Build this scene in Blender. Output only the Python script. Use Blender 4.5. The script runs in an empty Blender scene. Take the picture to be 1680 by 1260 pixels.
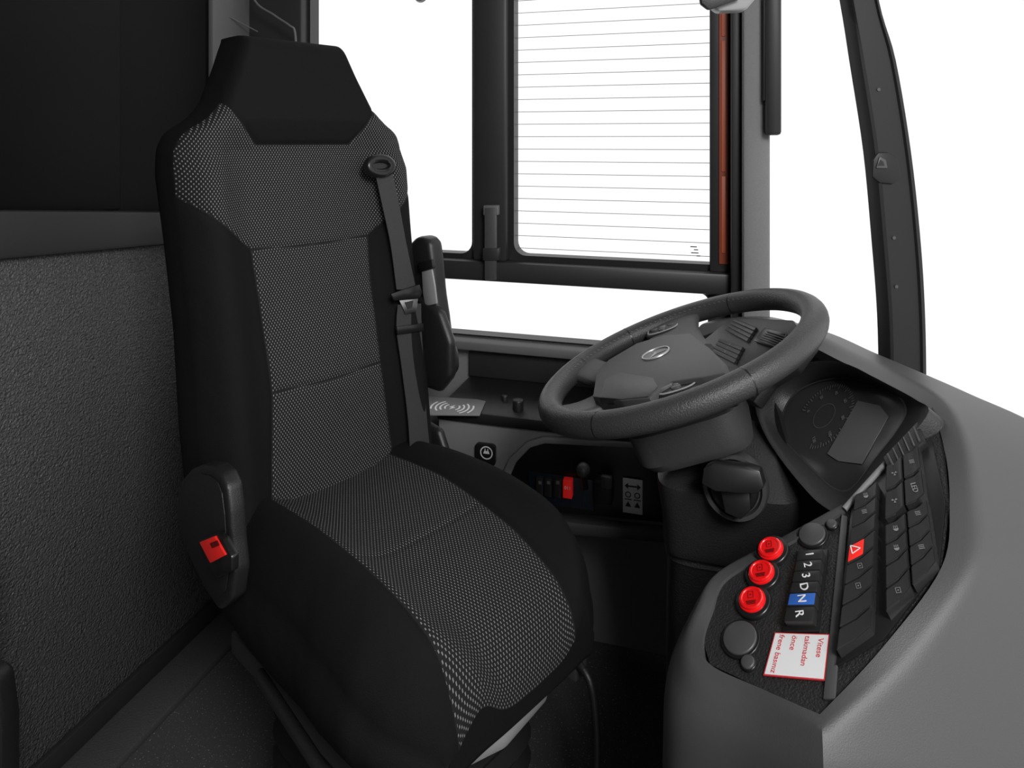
import bpy, bmesh, math
import numpy as np
from mathutils import Vector, Matrix, geometry
rad=math.radians
# ---------------------------------------------------------------- measured frame
EYE=Vector((0,0,1.18)); FL=1120.0
def V(px,py,Y): return Vector(((px-840)/FL*Y, Y, 1.18-(py-230)/FL*Y))
def PL(px,py,p0,n):
    d=Vector(((px-840)/FL,1,-(py-230)/FL)); t=(p0-EYE).dot(n)/d.dot(n); return EYE+d*t
A16=rad(16)
FV=Vector((math.cos(A16),-math.sin(A16),0)); LV=Vector((math.sin(A16),math.cos(A16),0)); ZV=Vector((0,0,1))
def B(f,l,z): return FV*f+LV*l+ZV*z
def Fat(px,l):
    r=(px-840)/FL; Y=l/(.9613+.2756*r); return Y*(.9613*r-.2756)
# ---------------------------------------------------------------- materials
def newmat(name):
    m=bpy.data.materials.new(name); m.use_nodes=True
    return m,m.node_tree,m.node_tree.nodes['Principled BSDF']
def mat(name,col,rough=.5,metal=0,bump=0,bscale=200,var=.12,vscale=6,spec=.5,emis=None,coat=0,detail=3):
    m,nt,b=newmat(name)
    tc=nt.nodes.new('ShaderNodeTexCoord')
    nz=nt.nodes.new('ShaderNodeTexNoise'); nz.inputs['Scale'].default_value=vscale; nz.inputs['Detail'].default_value=4
    nt.links.new(tc.outputs['Object'],nz.inputs['Vector'])
    r=nt.nodes.new('ShaderNodeMapRange'); r.inputs['To Min'].default_value=1-var; r.inputs['To Max'].default_value=1+var
    nt.links.new(nz.outputs['Fac'],r.inputs['Value'])
    mx=nt.nodes.new('ShaderNodeVectorMath'); mx.operation='SCALE'; mx.inputs[0].default_value=col[:3]
    nt.links.new(r.outputs[0],mx.inputs['Scale']); nt.links.new(mx.outputs[0],b.inputs['Base Color'])
    b.inputs['Roughness'].default_value=rough; b.inputs['Metallic'].default_value=metal
    b.inputs['Specular IOR Level'].default_value=spec; b.inputs['Coat Weight'].default_value=coat
    if bump:
        n2=nt.nodes.new('ShaderNodeTexNoise'); n2.inputs['Scale'].default_value=bscale; n2.inputs['Detail'].default_value=detail
        nt.links.new(tc.outputs['Object'],n2.inputs['Vector'])
        bp=nt.nodes.new('ShaderNodeBump'); bp.inputs['Strength'].default_value=bump; bp.inputs['Distance'].default_value=.002
        nt.links.new(n2.outputs['Fac'],bp.inputs['Height']); nt.links.new(bp.outputs[0],b.inputs['Normal'])
    if emis:
        b.inputs['Emission Color'].default_value=(*emis[:3],1); b.inputs['Emission Strength'].default_value=emis[3]
    return m
def g(v): return (v,v,v)
M={}
M['shell']=mat('grey_soft_plastic',g(.066),.45,bump=.15,bscale=900,var=.04,spec=.4)
M['cgrey']=mat('console_grey_plastic',g(.19),.5,bump=.12,bscale=900,var=.04,spec=.3)
M['black']=mat('black_plastic',g(.014),.40,bump=.25,bscale=600,spec=.5)
M['blackgl']=mat('black_smooth_plastic',g(.010),.28,spec=.5)
M['panel']=mat('black_grained_plastic',g(.018),.42,bump=.8,bscale=420,spec=.5)
M['cowl']=mat('column_cowl_black',g(.020),.36,bump=.5,bscale=420,spec=.6)
M['hood']=mat('cluster_hood_charcoal',g(.024),.45,bump=.3,bscale=500,spec=.5)
M['switch']=mat('switch_plastic',g(.020),.34,spec=.5)
M['cap']=mat('dark_grey_cap',g(.06),.4)
M['leather']=mat('wheel_leather',g(.034),.42,bump=.45,bscale=500,spec=.45)
M['wheelgrey']=mat('wheel_pad_grey',g(.050),.5,bump=.2,bscale=700)
M['shroud']=mat('column_shroud_grey',g(.035),.5,bump=.2,bscale=700)
M['grip']=mat('selector_grip',g(.012),.35,spec=.5)
M['dk']=mat('dark_frame',g(.022),.45,spec=.4)
M['post']=mat('dark_post',g(.013),.5,spec=.35)
M['dk2']=mat('dark_wall',g(.045),.55,bump=.2,bscale=300)
M['upper']=mat('upper_black_panel',g(.0035),.5,spec=.10)
M['ledge']=mat('ledge_grey',g(.028),.5,spec=.3)
M['pillar']=mat('pillar_fabric_grey',g(.20),.8,bump=.4,bscale=900,var=.1,vscale=300)
M['strip']=mat('grey_strip',g(.10),.6)
M['sill']=mat('floor_edge_strip',g(.055),.7,bump=.8,bscale=300)
M['rubber']=mat('rubber',g(.008),.6)
M['lower']=mat('kick_panel',g(.17),.6,bump=.2,bscale=300)
M['metal']=mat('brushed_metal',g(.45),.3,1)
M['chrome']=mat('satin_chrome',g(.42),.38,.5)
M['silver']=mat('silver_plastic',g(.28),.35)
M['bezel']=mat('dim_silver_bezel',g(.16),.4)
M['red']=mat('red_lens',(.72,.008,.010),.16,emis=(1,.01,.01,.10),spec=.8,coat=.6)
M['redsw']=mat('red_switch',(.75,.02,.015),.4,emis=(1,.02,.02,.12))  # weak red emission brightens plastic that is no lamp
M['darkred']=mat('dark_red_switch',(.20,.004,.004),.4)
M['blue']=mat('blue_switch',(.03,.12,.45),.4)
M['navy']=mat('navy_panel',(.008,.011,.022),.4)
M['white']=mat('white_print',g(.75),.5,var=.02)
M['ink']=mat('pale_print',g(.22),.5,var=.02)
M['dimink']=mat('dim_print',g(.14),.5,var=.02)
M['redink']=mat('red_print',(.6,.03,.04),.5,var=.02)
M['blackink']=mat('black_print',g(.01),.5,var=.02)
M['orange']=mat('orange_brown_strip',(.24,.05,.025),.5)
M['orange2']=mat('orange_strip_bars',(.40,.085,.035),.5)
M['screen']=mat('cluster_screen',g(.048),.20,spec=.6)
M['screen2']=mat('cluster_display',g(.13),.3)
M['gink']=mat('gauge_print',g(.17),.5,var=.02)
M['belt']=mat('belt_webbing',g(.03),.7,bump=.5,bscale=800)
M['padgrey']=mat('charger_plate',g(.16),.5)
M['ceil']=mat('ceiling_grey',g(.20),.8)
M['plate']=mat('light_grey_plate',g(.28),.45)
# embossed partition covering
def m_parti():
    m,nt,b=newmat('grained_partition_covering'); N=nt.nodes; L=nt.links
    tc=N.new('ShaderNodeTexCoord')
    v=N.new('ShaderNodeTexNoise'); v.inputs['Scale'].default_value=230; v.inputs['Detail'].default_value=1.5; v.inputs['Distortion'].default_value=.5
    L.new(tc.outputs['Object'],v.inputs['Vector'])
    bp=N.new('ShaderNodeBump'); bp.inputs['Strength'].default_value=1.0; bp.inputs['Distance'].default_value=.006
    L.new(v.outputs['Fac'],bp.inputs['Height']); L.new(bp.outputs[0],b.inputs['Normal'])
    b.inputs['Base Color'].default_value=(.068,.068,.068,1); b.inputs['Roughness'].default_value=.38
    return m
M['parti']=m_parti()
def m_floor():
    m,nt,b=newmat('speckled_vinyl'); N=nt.nodes; L=nt.links
    tc=N.new('ShaderNodeTexCoord')
    v=N.new('ShaderNodeTexVoronoi'); v.inputs['Scale'].default_value=140
    L.new(tc.outputs['Object'],v.inputs['Vector'])
    n=N.new('ShaderNodeTexNoise'); n.inputs['Scale'].default_value=320; L.new(tc.outputs['Object'],n.inputs['Vector'])
    r=N.new('ShaderNodeValToRGB'); r.color_ramp.elements[0].position=.66; r.color_ramp.elements[0].color=(.06,.06,.061,1)
    r.color_ramp.elements[1].position=.70; r.color_ramp.elements[1].color=(.45,.45,.45,1)
    L.new(n.outputs['Fac'],r.inputs[0]); L.new(r.outputs[0],b.inputs['Base Color'])
    bp=N.new('ShaderNodeBump'); bp.inputs['Strength'].default_value=.25; bp.inputs['Distance'].default_value=.0015
    L.new(v.outputs['Distance'],bp.inputs['Height']); L.new(bp.outputs[0],b.inputs['Normal'])
    b.inputs['Roughness'].default_value=.55
    return m
M['floor']=m_floor()
def m_fabric():
    m,nt,b=newmat('seat_fabric'); N=nt.nodes; L=nt.links
    def mt(op,a,bb=None,c=None):
        n=N.new('ShaderNodeMath'); n.operation=op
        for i,x in enumerate((a,bb,c)):
            if x is None: continue
            if isinstance(x,(int,float)): n.inputs[i].default_value=x
            else: L.new(x,n.inputs[i])
        return n.outputs[0]
    uv=N.new('ShaderNodeUVMap'); uv.uv_map='UVMap'
    sp=N.new('ShaderNodeSeparateXYZ'); L.new(uv.outputs[0],sp.inputs[0])
    u,v=sp.outputs[0],sp.outputs[1]
    rows=mt('DIVIDE',v,.0042); r=mt('FLOOR',rows); par=mt('MULTIPLY',mt('FLOORED_MODULO',r,2),.5)
    uu=mt('ADD',mt('DIVIDE',u,.0056),par)
    fu=mt('ABSOLUTE',mt('SUBTRACT',mt('FRACT',uu),.5)); fv=mt('ABSOLUTE',mt('SUBTRACT',mt('FRACT',rows),.5))
    dash=mt('MULTIPLY',mt('LESS_THAN',fu,.12),mt('LESS_THAN',fv,.32))
    at=N.new('ShaderNodeAttribute'); at.attribute_name='tex'; as_=N.new('ShaderNodeAttribute'); as_.attribute_name='seam'
    inside=mt('GREATER_THAN',at.outputs['Fac'],0)
    mask=mt('MULTIPLY',dash,inside)
    notseam=mt('GREATER_THAN',as_.outputs['Fac'],.0022)
    mask=mt('MULTIPLY',mask,notseam)
    mx=N.new('ShaderNodeMix'); mx.data_type='RGBA'; L.new(inside,mx.inputs[0])
    mx.inputs[6].default_value=(.0075,.0075,.008,1); mx.inputs[7].default_value=(.015,.015,.016,1)
    m2=N.new('ShaderNodeMix'); m2.data_type='RGBA'; L.new(mask,m2.inputs[0]); L.new(mx.outputs[2],m2.inputs[6]); m2.inputs[7].default_value=(.21,.21,.21,1)
    L.new(m2.outputs[2],b.inputs['Base Color']); b.inputs['Roughness'].default_value=.85
    b.inputs['Specular IOR Level'].default_value=.14
    nz=N.new('ShaderNodeTexNoise'); nz.inputs['Scale'].default_value=700; tc=N.new('ShaderNodeTexCoord'); L.new(tc.outputs['Object'],nz.inputs['Vector'])
    wr=N.new('ShaderNodeTexNoise'); wr.inputs['Scale'].default_value=14; wr.inputs['Detail'].default_value=2; L.new(tc.outputs['Object'],wr.inputs['Vector'])
    bp0=N.new('ShaderNodeBump'); bp0.inputs['Strength'].default_value=.5; bp0.inputs['Distance'].default_value=.008
    L.new(wr.outputs['Fac'],bp0.inputs['Height'])
    bp=N.new('ShaderNodeBump'); bp.inputs['Strength'].default_value=.5; bp.inputs['Distance'].default_value=.001
    L.new(nz.outputs['Fac'],bp.inputs['Height']); L.new(bp0.outputs[0],bp.inputs['Normal']); L.new(bp.outputs[0],b.inputs['Normal'])
    return m
M['fabric']=m_fabric()
def m_glass(name,wires=False):
    m=bpy.data.materials.new(name); m.use_nodes=True; nt=m.node_tree; N=nt.nodes; L=nt.links
    N.remove(N['Principled BSDF']); out=N['Material Output']
    t=N.new('ShaderNodeBsdfTransparent'); gl=N.new('ShaderNodeBsdfGlossy'); gl.inputs['Roughness'].default_value=.05
    mx=N.new('ShaderNodeMixShader'); mx.inputs[0].default_value=.03; L.new(t.outputs[0],mx.inputs[1]); L.new(gl.outputs[0],mx.inputs[2])
    last=mx.outputs[0]
    if wires:
        d=N.new('ShaderNodeBsdfDiffuse'); d.inputs[0].default_value=(.12,.12,.12,1)
        tc=N.new('ShaderNodeTexCoord'); s=N.new('ShaderNodeSeparateXYZ'); L.new(tc.outputs['Object'],s.inputs[0])
        a=N.new('ShaderNodeMath'); a.operation='DIVIDE'; a.inputs[1].default_value=.0305; L.new(s.outputs[2],a.inputs[0])
        f=N.new('ShaderNodeMath'); f.operation='FRACT'; L.new(a.outputs[0],f.inputs[0])
        c=N.new('ShaderNodeMath'); c.operation='LESS_THAN'; c.inputs[1].default_value=.045; L.new(f.outputs[0],c.inputs[0])
        m2=N.new('ShaderNodeMixShader'); L.new(c.outputs[0],m2.inputs[0]); L.new(last,m2.inputs[1]); L.new(d.outputs[0],m2.inputs[2]); last=m2.outputs[0]
    L.new(last,out.inputs['Surface']); return m
M['glass']=m_glass('clear_glass'); M['wglass']=m_glass('heated_glass',True)
# ---------------------------------------------------------------- builders
WL={}
def link(o,parent=None,loc=Vector((0,0,0))):
    bpy.context.scene.collection.objects.link(o)
    WL[o.name]=Vector(loc)
    if parent is not None:
        o.parent=parent; o.location=Vector(loc)-WL[parent.name]
    else: o.location=loc
    return o
def root(name,label,cat,loc):
    e=bpy.data.objects.new(name,None); e.empty_display_size=.1; link(e,None,loc); e['label']=label; e['category']=cat; return e
def finish(name,me,m,parent,smooth=True,ang=38,kind=None,label=None,cat=None):
    c=Vector((0,0,0))
    if len(me.vertices):
        co=np.empty(len(me.vertices)*3); me.vertices.foreach_get('co',co); co=co.reshape(-1,3)
        c=Vector(((co.min(0)+co.max(0))/2).tolist()); co-=np.array(c); me.vertices.foreach_set('co',co.ravel())
    if smooth:
        me.polygons.foreach_set('use_smooth',[True]*len(me.polygons)); 
        if ang: me.set_sharp_from_angle(angle=rad(ang))
    if m is not None: me.materials.append(m)
    me.update()
    o=bpy.data.objects.new(name,me); link(o,parent,c)
    if kind: o['kind']=kind
    if label: o['label']=label
    if cat: o['category']=cat
    return o
def raw(name,verts,faces,m,parent=None,fix=True,**k):
    me=bpy.data.meshes.new(name); me.from_pydata([tuple(v) for v in verts],[],faces)
    if fix:
        bm=bmesh.new(); bm.from_mesh(me); bmesh.ops.recalc_face_normals(bm,faces=bm.faces); bm.to_mesh(me); bm.free()
    return finish(name,me,m,parent,**k)
def prism(name,pts,n,h,m,parent=None,bev=0,seg=2,**k):
    n=Vector(n).normalized(); pts=[Vector(p) for p in pts]; N=len(pts)
    vs=pts+[p+n*h for p in pts]
    me=bpy.data.meshes.new(name)
    fs=[list(range(N))[::-1],list(range(N,2*N))]+[[i,(i+1)%N,N+(i+1)%N,N+i] for i in range(N)]
    me.from_pydata([tuple(v) for v in vs],[],fs)
    bm=bmesh.new(); bm.from_mesh(me); bmesh.ops.recalc_face_normals(bm,faces=bm.faces)
    if bev: bmesh.ops.bevel(bm,geom=list(bm.edges),offset=bev,segments=seg,profile=.5,affect='EDGES',clamp_overlap=True)
    bm.to_mesh(me); bm.free()
    return finish(name,me,m,parent,**k)
def box(name,c,ax,size,m,parent=None,bev=0,**k):
    c=Vector(c); x,y,z=[Vector(a).normalized()*s/2 for a,s in zip(ax,size)]
    return prism(name,[c-x-y-z,c+x-y-z,c+x+y-z,c-x+y-z],z,size[2],m,parent,bev,**k)
def bbox(name,f0,f1,l0,l1,z0,z1,m,parent=None,bev=0,**k):
    return box(name,B((f0+f1)/2,(l0+l1)/2,(z0+z1)/2),(FV,LV,ZV),(abs(f1-f0),abs(l1-l0),abs(z1-z0)),m,parent,bev,**k)
def loft(name,rings,m,parent=None,close=True,cap=True,sub=0,ang=None,**k):
    n=len(rings[0]); vs=[v for r in rings for v in r]; fs=[]
    for i in range(len(rings)-1):
        for j in range(n if close else n-1):
            fs.append([i*n+j,i*n+(j+1)%n,(i+1)*n+(j+1)%n,(i+1)*n+j])
    if cap and close:
        fs.append(list(range(n))[::-1]); fs.append([(len(rings)-1)*n+j for j in range(n)])
    return raw(name,vs,fs,m,parent,ang=ang if ang else 60,**k)
def frame_of(axis):
    a=Vector(axis).normalized(); h=ZV if abs(a.z)<.9 else Vector((1,0,0)); x=a.cross(h).normalized(); return x,a.cross(x).normalized(),a
def ring(c,x,y,rx,ry,n=32,p=2.0):
    out=[]
    for i in range(n):
        t=2*math.pi*i/n; ct,st=math.cos(t),math.sin(t)
        out.append(Vector(c)+x*rx*math.copysign(abs(ct)**(2/p),ct)+y*ry*math.copysign(abs(st)**(2/p),st))
    return out
def disc(name,c,axis,r,h,m,parent=None,bev=.0,r2=None,n=32,**k):
    x,y,a=frame_of(axis); c=Vector(c); r2=r if r2 is None else r2; b=bev
    rs=[ring(c,x,y,r,r,n),ring(c+a*(h-b),x,y,r2,r2,n)]
    if b: rs+= [ring(c+a*(h-b*.3),x,y,r2-b*.3,r2-b*.3,n),ring(c+a*h,x,y,r2-b,r2-b,n)]
    return loft(name,rs,m,parent,ang=50,**k)
def tube(name,pts,r,m,parent=None,n=10,closed=False,**k):
    pts=[Vector(p) for p in pts]; rs=[]; N=len(pts); prev=None
    for i,p in enumerate(pts):
        if closed: t=pts[(i+1)%N]-pts[i-1]
        else: t=pts[min(i+1,N-1)]-pts[max(i-1,0)]
        t.normalize()
        if prev is None: x,y,_=frame_of(t)
        else:
            x=(prev-t*prev.dot(t)).normalized(); y=t.cross(x)
        prev=x; rr=r[i] if isinstance(r,(list,tuple)) else r
        rs.append(ring(p,x,y,rr,rr,n))
    if closed: rs.append(rs[0]); 
    return loft(name,rs,m,parent,cap=not closed,**k)
def smooth_path(pts,n=8):
    pts=[Vector(p) for p in pts]; out=[]
    P=[pts[0]]+pts+[pts[-1]]
    for i in range(1,len(P)-2):
        for j in range(n):
            t=j/n; a,b,c,d=P[i-1],P[i],P[i+1],P[i+2]
            out.append(.5*((2*b)+(c-a)*t+(2*a-5*b+4*c-d)*t*t+(3*b-a-3*c+d)*t**3))
    out.append(pts[-1]); return out
def text(name,s,c,xd,yd,size,m,parent,th=.0003,**k):
    cu=bpy.data.curves.new(name,'FONT'); cu.body=s; cu.size=size; cu.align_x='CENTER'; cu.align_y='CENTER'; cu.extrude=th
    o=bpy.data.objects.new(name+'_tmp',cu); bpy.context.scene.collection.objects.link(o)
    me=bpy.data.meshes.new_from_object(o.evaluated_get(bpy.context.evaluated_depsgraph_get()))
    bpy.data.objects.remove(o); bpy.data.curves.remove(cu)
    x=Vector(xd).normalized(); z=x.cross(Vector(yd)).normalized(); y=z.cross(x)
    mt=Matrix((x,y,z)).transposed().to_4x4(); mt.translation=Vector(c)
    me.transform(mt); me.materials.clear(); me.name=name
    return finish(name,me,m,parent,smooth=False,**k)
def rrect(cx,cy,w,h,r,n=5):
    out=[]
    for sx,sy,a0 in((1,1,0),(-1,1,90),(-1,-1,180),(1,-1,270)):
        for i in range(n+1):
            a=rad(a0+90*i/n); out.append((cx+sx*(w/2-r)+r*math.cos(a),cy+sy*(h/2-r)+r*math.sin(a)))
    return out
def sdpoly(P,poly):
    poly=np.array(poly,float); d=np.full(len(P),1e9); ins=np.zeros(len(P),bool)
    for i in range(len(poly)):
        a=poly[i]; b=poly[(i+1)%len(poly)]; e=b-a; w=P-a
        t=np.clip((w@e)/(e@e),0,1); d=np.minimum(d,np.hypot(*(w-t[:,None]*e).T))
        c=((a[1]>P[:,1])!=(b[1]>P[:,1])); 
        with np.errstate(divide='ignore',invalid='ignore'):
            xi=(b[0]-a[0])*(P[:,1]-a[1])/(b[1]-a[1])+a[0]
        ins^=(c&(P[:,0]<xi))
    return np.where(ins,d,-d)
def sdline(P,pl):
    d=np.full(len(P),1e9)
    for a,b in zip(pl[:-1],pl[1:]):
        a=np.array(a);b=np.array(b); e=b-a; w=P-a; t=np.clip((w@e)/(e@e),0,1); d=np.minimum(d,np.hypot(*(w-t[:,None]*e).T))
    return d
# ================================================================ SETTING
S='structure'
prism('floor',[B(-1.3,-1.1,0),B(1.3,-1.1,0),B(1.3,1.66,0),B(-1.3,1.66,0)],-ZV,.05,M['floor'],kind=S,smooth=False)
prism('ceiling',[B(-1.3,-1.1,2.15),B(.6,-1.1,2.15),B(.6,1.66,2.15),B(-1.3,1.66,2.15)],ZV,.05,M['ceil'],kind=S,smooth=False)
bbox('wall_entrance',-1.3,.35,-1.15,-1.1,0,2.15,M['ceil'],kind=S,smooth=False)
# rear partition
bbox('wall_rear',-1.26,-1.20,-1.1,1.66,0,2.15,M['upper'],kind=S,smooth=False)
bbox('trim_1',-1.20,-1.165,.2,1.6,.0,1.01,M['parti'],kind=S,bev=.004)
pr=B(-1.145,1,1); q=[PL(-250,343,pr,FV),PL(415,348,pr,FV),PL(415,389,pr,FV),PL(-250,450,pr,FV)]
prism('trim_2',q,-FV,.055,M['ledge'],kind=S,bev=.008)
bbox('trim_3',-1.20,-1.17,.3,1.14,1.035,2.15,M['upper'],kind=S,bev=.006)
bbox('trim_4',-1.20,-1.185,1.43,1.6,.96,2.15,M['strip'],kind=S,bev=.003)
bbox('trim_5',-1.165,-1.06,.2,1.58,0,.018,M['sill'],kind=S,bev=.004)
bbox('baseboard_rear',-1.165,-1.15,.2,1.58,.018,.06,M['dk'],kind=S,bev=.003)
# side wall pieces
W0,W1=1.6,1.66
bbox('wall_side',-1.3,.42,W0,W1,0,.69,M['lower'],kind=S,smooth=False)
bbox('trim_6',-1.3,-1.026,W0-.03,W1,.69,2.15,M['dk'],kind=S,bev=.006)
bbox('trim_7',-.554,-.467,W0-.02,W1,.885,2.15,M['dk'],kind=S,bev=.008)
bbox('trim_8',-1.03,.06,W0-.03,W1,.838,.886,M['dk'],kind=S,bev=.006)
bbox('trim_9',-1.03,.06,W0-.045,W0+.01,.672,.692,M['strip'],kind=S,bev=.004)
bbox('trim_10',.0,.05,W0,W1,.69,.84,M['dk'],kind=S,bev=.004)
def window(name,f0,f1,z0,z1,fr,rc,gm,label,l=W0+.02):
    cf,cz=(f0+f1)/2,(z0+z1)/2
    inner=rrect(cf,cz,f1-f0-2*fr,z1-z0-2*fr,rc,6); n=len(inner)
    outer=[]
    hw,hz=(f1-f0)/2,(z1-z0)/2
    for (a,b) in inner:
        da,db=a-cf,b-cz; s=min(hw/max(abs(da),1e-6),hz/max(abs(db),1e-6)); outer.append((cf+da*s,cz+db*s))
    rings=[[B(a,l-.015,b) for a,b in outer],[B(a,l-.02,b) for a,b in inner],[B(a,l+.02,b) for a,b in inner],[B(a,l+.02,b) for a,b in outer]]
    rings.append(rings[0])
    o=loft(name,rings,M['dk'],None,cap=False,ang=30,kind=S,label=label)
    raw('glass_pane',[B(a,l+.005,b) for a,b in inner],[list(range(n))],gm,o,smooth=False)
    return o
window('window_1',-1.03,-.55,.886,2.1,.012,.03,M['glass'],'clear side window pane in a dark frame')
w2=window('window_2',-.468,.052,.886,2.1,.014,.03,M['wglass'],'heated side window with thin wires in a dark frame')
window('window_3',-1.03,.01,.69,.842,.008,.02,M['glass'],'low clear window strip under the dark rail')
bbox('trim_11',.004,.05,W0-.012,W0+.03,.886,2.15,M['dk'],kind=S,bev=.004)
st=bbox('trim_12',.024,.044,W0-.016,W0-.010,.905,2.12,M['orange'],kind=S,bev=.001,label='orange brown vertical adhesive strip on the window frame')
for z0,z1 in((.93,1.10),(1.11,1.40),(1.41,1.8)):
    bbox('strip_bar',.029,.038,W0-.018,W0-.0155,z0,z1,M['orange2'],st,bev=.0008)
# etched maker mark on glass
pm=B(0,W0+.02,1)
for i,(x,y,w) in enumerate(((1138,404,12),(1142,409,8),(1140,414,14),(1146,419,7))):
    a=PL(x,y,pm,LV)
    bbox('glass_marking',a.dot(FV)-w*.0006,a.dot(FV)+w*.0006,W0+.012,W0+.013,a.z-.0012,a.z+.0012,M['strip'],w2)
# A pillar, edge strips, blind cassette
bbox('trim_13',.070,.124,W0-.10,W1,.45,2.15,M['pillar'],kind=S,bev=.01,label='pale grey textured corner pillar')
bbox('trim_14',.048,.070,W0-.06,W1,.45,2.15,M['dk'],kind=S,bev=.004)
bl=root('roller_blind','dark roller blind cassette mounted beside the corner pillar','window blind',B(.16,1.5,1.2))
f=Fat(1268,1.5)
bbox('cassette',f-.016,f+.014,1.47,1.53,1.19,2.1,M['dk'],bl,bev=.007)
bbox('guide_rail',f-.02,f-.014,1.48,1.52,1.26,2.1,M['black'],bl,bev=.002)
# slanted curved windscreen post
lp=[(1190,-650),(1290,-400),(1350,-200),(1387,0),(1403,100),(1426,250),(1440,400),(1449,520),(1452,640)]
rp=[(1268,-650),(1356,-400),(1404,-200),(1438,0),(1466,100),(1491,250),(1507,400),(1514,520),(1516,640)]
def post_rings(lp,rp,y0):
    rg=[]
    L_=smooth_path([V(a,b,y0) for a,b in lp],5); R_=smooth_path([V(a,b,y0) for a,b in rp],5)
    for p,r in zip(L_,R_):
        rg.append([p,p+Vector((.004,-.012,0)),p.lerp(r,.12)+Vector((0,-.014,0)),p.lerp(r,.16)+Vector((0,-.010,0)),p.lerp(r,.82)+Vector((0,-.010,0)),p.lerp(r,.86)+Vector((0,-.014,0)),r+Vector((-.003,-.012,0)),r,r+Vector((0,.02,0)),p+Vector((0,.02,0))])
    return rg
post=loft('trim_15',post_rings(lp,rp,1.17),M['post'],None,cap=True,ang=35,kind=S,label='slanted dark curved windscreen post')
prism('coat_hook',[V(x,y,1.160) for x,y in((1428,290),(1430,262),(1438,250),(1455,250),(1470,260),(1478,290),(1462,302),(1440,300))],Vector((0,-1,0)),.006,M['post'],post,bev=.003)
hk=prism('hook_triangle',[V(x,y,1.154) for x,y in((1436,276),(1442,257),(1452,262),(1455,276))],Vector((0,-1,0)),.003,M['cap'],post,bev=.001)
prism('hook_recess',[V(x,y,1.151) for x,y in((1440,272),(1444,262),(1449,265),(1451,272))],Vector((0,-1,0)),.0006,M['blackgl'],post)
for x,y in((1441,147),(1466,390),(1470,470)): disc('screw',V(x,y,1.160),(0,-1,0),.003,.002,M['cap'],post,n=12)
# quarter glass and windscreen glass
raw('window_4',[B(.16,1.6,.6),V(1450,640,1.2),V(1400,-200,1.2),B(.16,1.6,1.7)],[[0,1,2,3]],M['glass'],kind=S,smooth=False)
raw('window_5',[V(1513,640,1.2),B(.62,.2,.6),B(.5,.2,1.9),V(1403,-200,1.2)],[[0,1,2,3]],M['glass'],kind=S,smooth=False)
bbox('wall_front',.44,.48,-.1,1.6,0,.52,M['dk2'],kind=S,smooth=False)
# latch on mullion
lt=root('window_latch','dark grey window latch fixed over the window mullion','window latch',B(-.5,1.56,.9))
def onL(x,y,l): return PL(x,y,B(0,l,0),LV)
prism('handle',[onL(x,y,1.56) for x,y in((797,340),(816,340),(816,458),(797,458))],-LV,.012,M['wheelgrey'],lt,bev=.003)
prism('upper_bracket',[onL(x,y,1.57) for x,y in((797,336),(820,336),(820,352),(797,352))],-LV,.02,M['strip'],lt,bev=.002)
prism('lower_bracket',[onL(x,y,1.57) for x,y in((797,405),(822,405),(822,425),(797,425))],-LV,.025,M['dk'],lt,bev=.002)
# grab wire behind the headrest
gw=root('grab_wire','thin bent grey metal wire behind the headrest','bracket',V(450,30,1.75))
tube('wire',smooth_path([V(405,-90,1.75),V(415,-5,1.75),V(450,25,1.74),V(475,42,1.73),V(484,55,1.73),V(487,120,1.73)]),.003,M['strip'],gw)
tube('wire',[V(300,-12,1.70),V(423,52,1.80)],.0015,M['strip'],gw)
# visor bracket at the top
vb=root('sun_visor_bracket','pale grey visor bracket with a black hinge','bracket',V(1190,-20,1.2))
prism('bracket',[V(x,y,1.2) for x,y in((1160,-60),(1240,-60),(1238,-5),(1215,22),(1172,24),(1150,5))],(0,-1,0),.03,M['silver'],vb,bev=.006)
prism('hinge',[V(x,y,1.165) for x,y in((1143,-40),(1215,-40),(1212,0),(1160,18),(1147,8))],(0,-1,0),.01,M['black'],vb,bev=.003)
disc('knob',V(690,-6,1.5),(0,-1,0),.014,.02,M['black'],vb)
# left edge: folded door hinge
dh=root('partition_door_hinge','black plastic hinge post at the partition foot','hinge',V(-20,1250,1.0))
prism('post',[V(x,y,1.0) for x,y in((-90,1112),(-24,1112),(-6,1124),(4,1200),(4,1420),(-90,1420))],(0,1,0),.04,M['black'],dh,bev=.008)
prism('arm',[V(x,y,1.02) for x,y in((-90,918),(-32,918),(-22,935),(-22,1085),(-32,1098),(-90,1098))],(0,1,0),.03,M['blackgl'],dh,bev=.006)

# ================================================================ SIDE CONSOLE
sc=root('side_console','long grey and black storage console below the side window','console',B(-.3,1.45,.42))
FA,FB=-.565,.02
bbox('shelf',FA,FB,1.375,1.598,.575,.60,M['black'],sc,bev=.006)
bbox('front_panel',FA,FB,1.385,1.41,.425,.578,M['cgrey'],sc,bev=.006)
bbox('underside',FA,FB,1.41,1.598,.42,.45,M['dk2'],sc,bev=.004)
bbox('back_upstand',FA,FB,1.585,1.599,.60,.672,M['dk'],sc,bev=.003)
def c0(x,y,l=1.384): return onL(x,y,l)
prism('recess_surround',[c0(x,y) for x,y in((826,775),(838,748),(866,722),(892,714),(1120,727),(1120,735),(895,724),(872,731),(849,755),(839,778),(846,800),(838,806))],-LV,.012,M['cgrey'],sc,bev=.002)
prism('switch_recess',[c0(x,y) for x,y in((838,775),(848,752),(872,728),(895,722),(1120,735),(1120,858),(900,838),(845,790))],-LV,.006,M['blackgl'],sc,bev=.003)
prism('recess_lip',[c0(x,y) for x,y in((845,800),(900,840),(1110,862),(1110,880),(895,862),(838,815))],-LV,.03,M['dk2'],sc,bev=.006)
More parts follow.
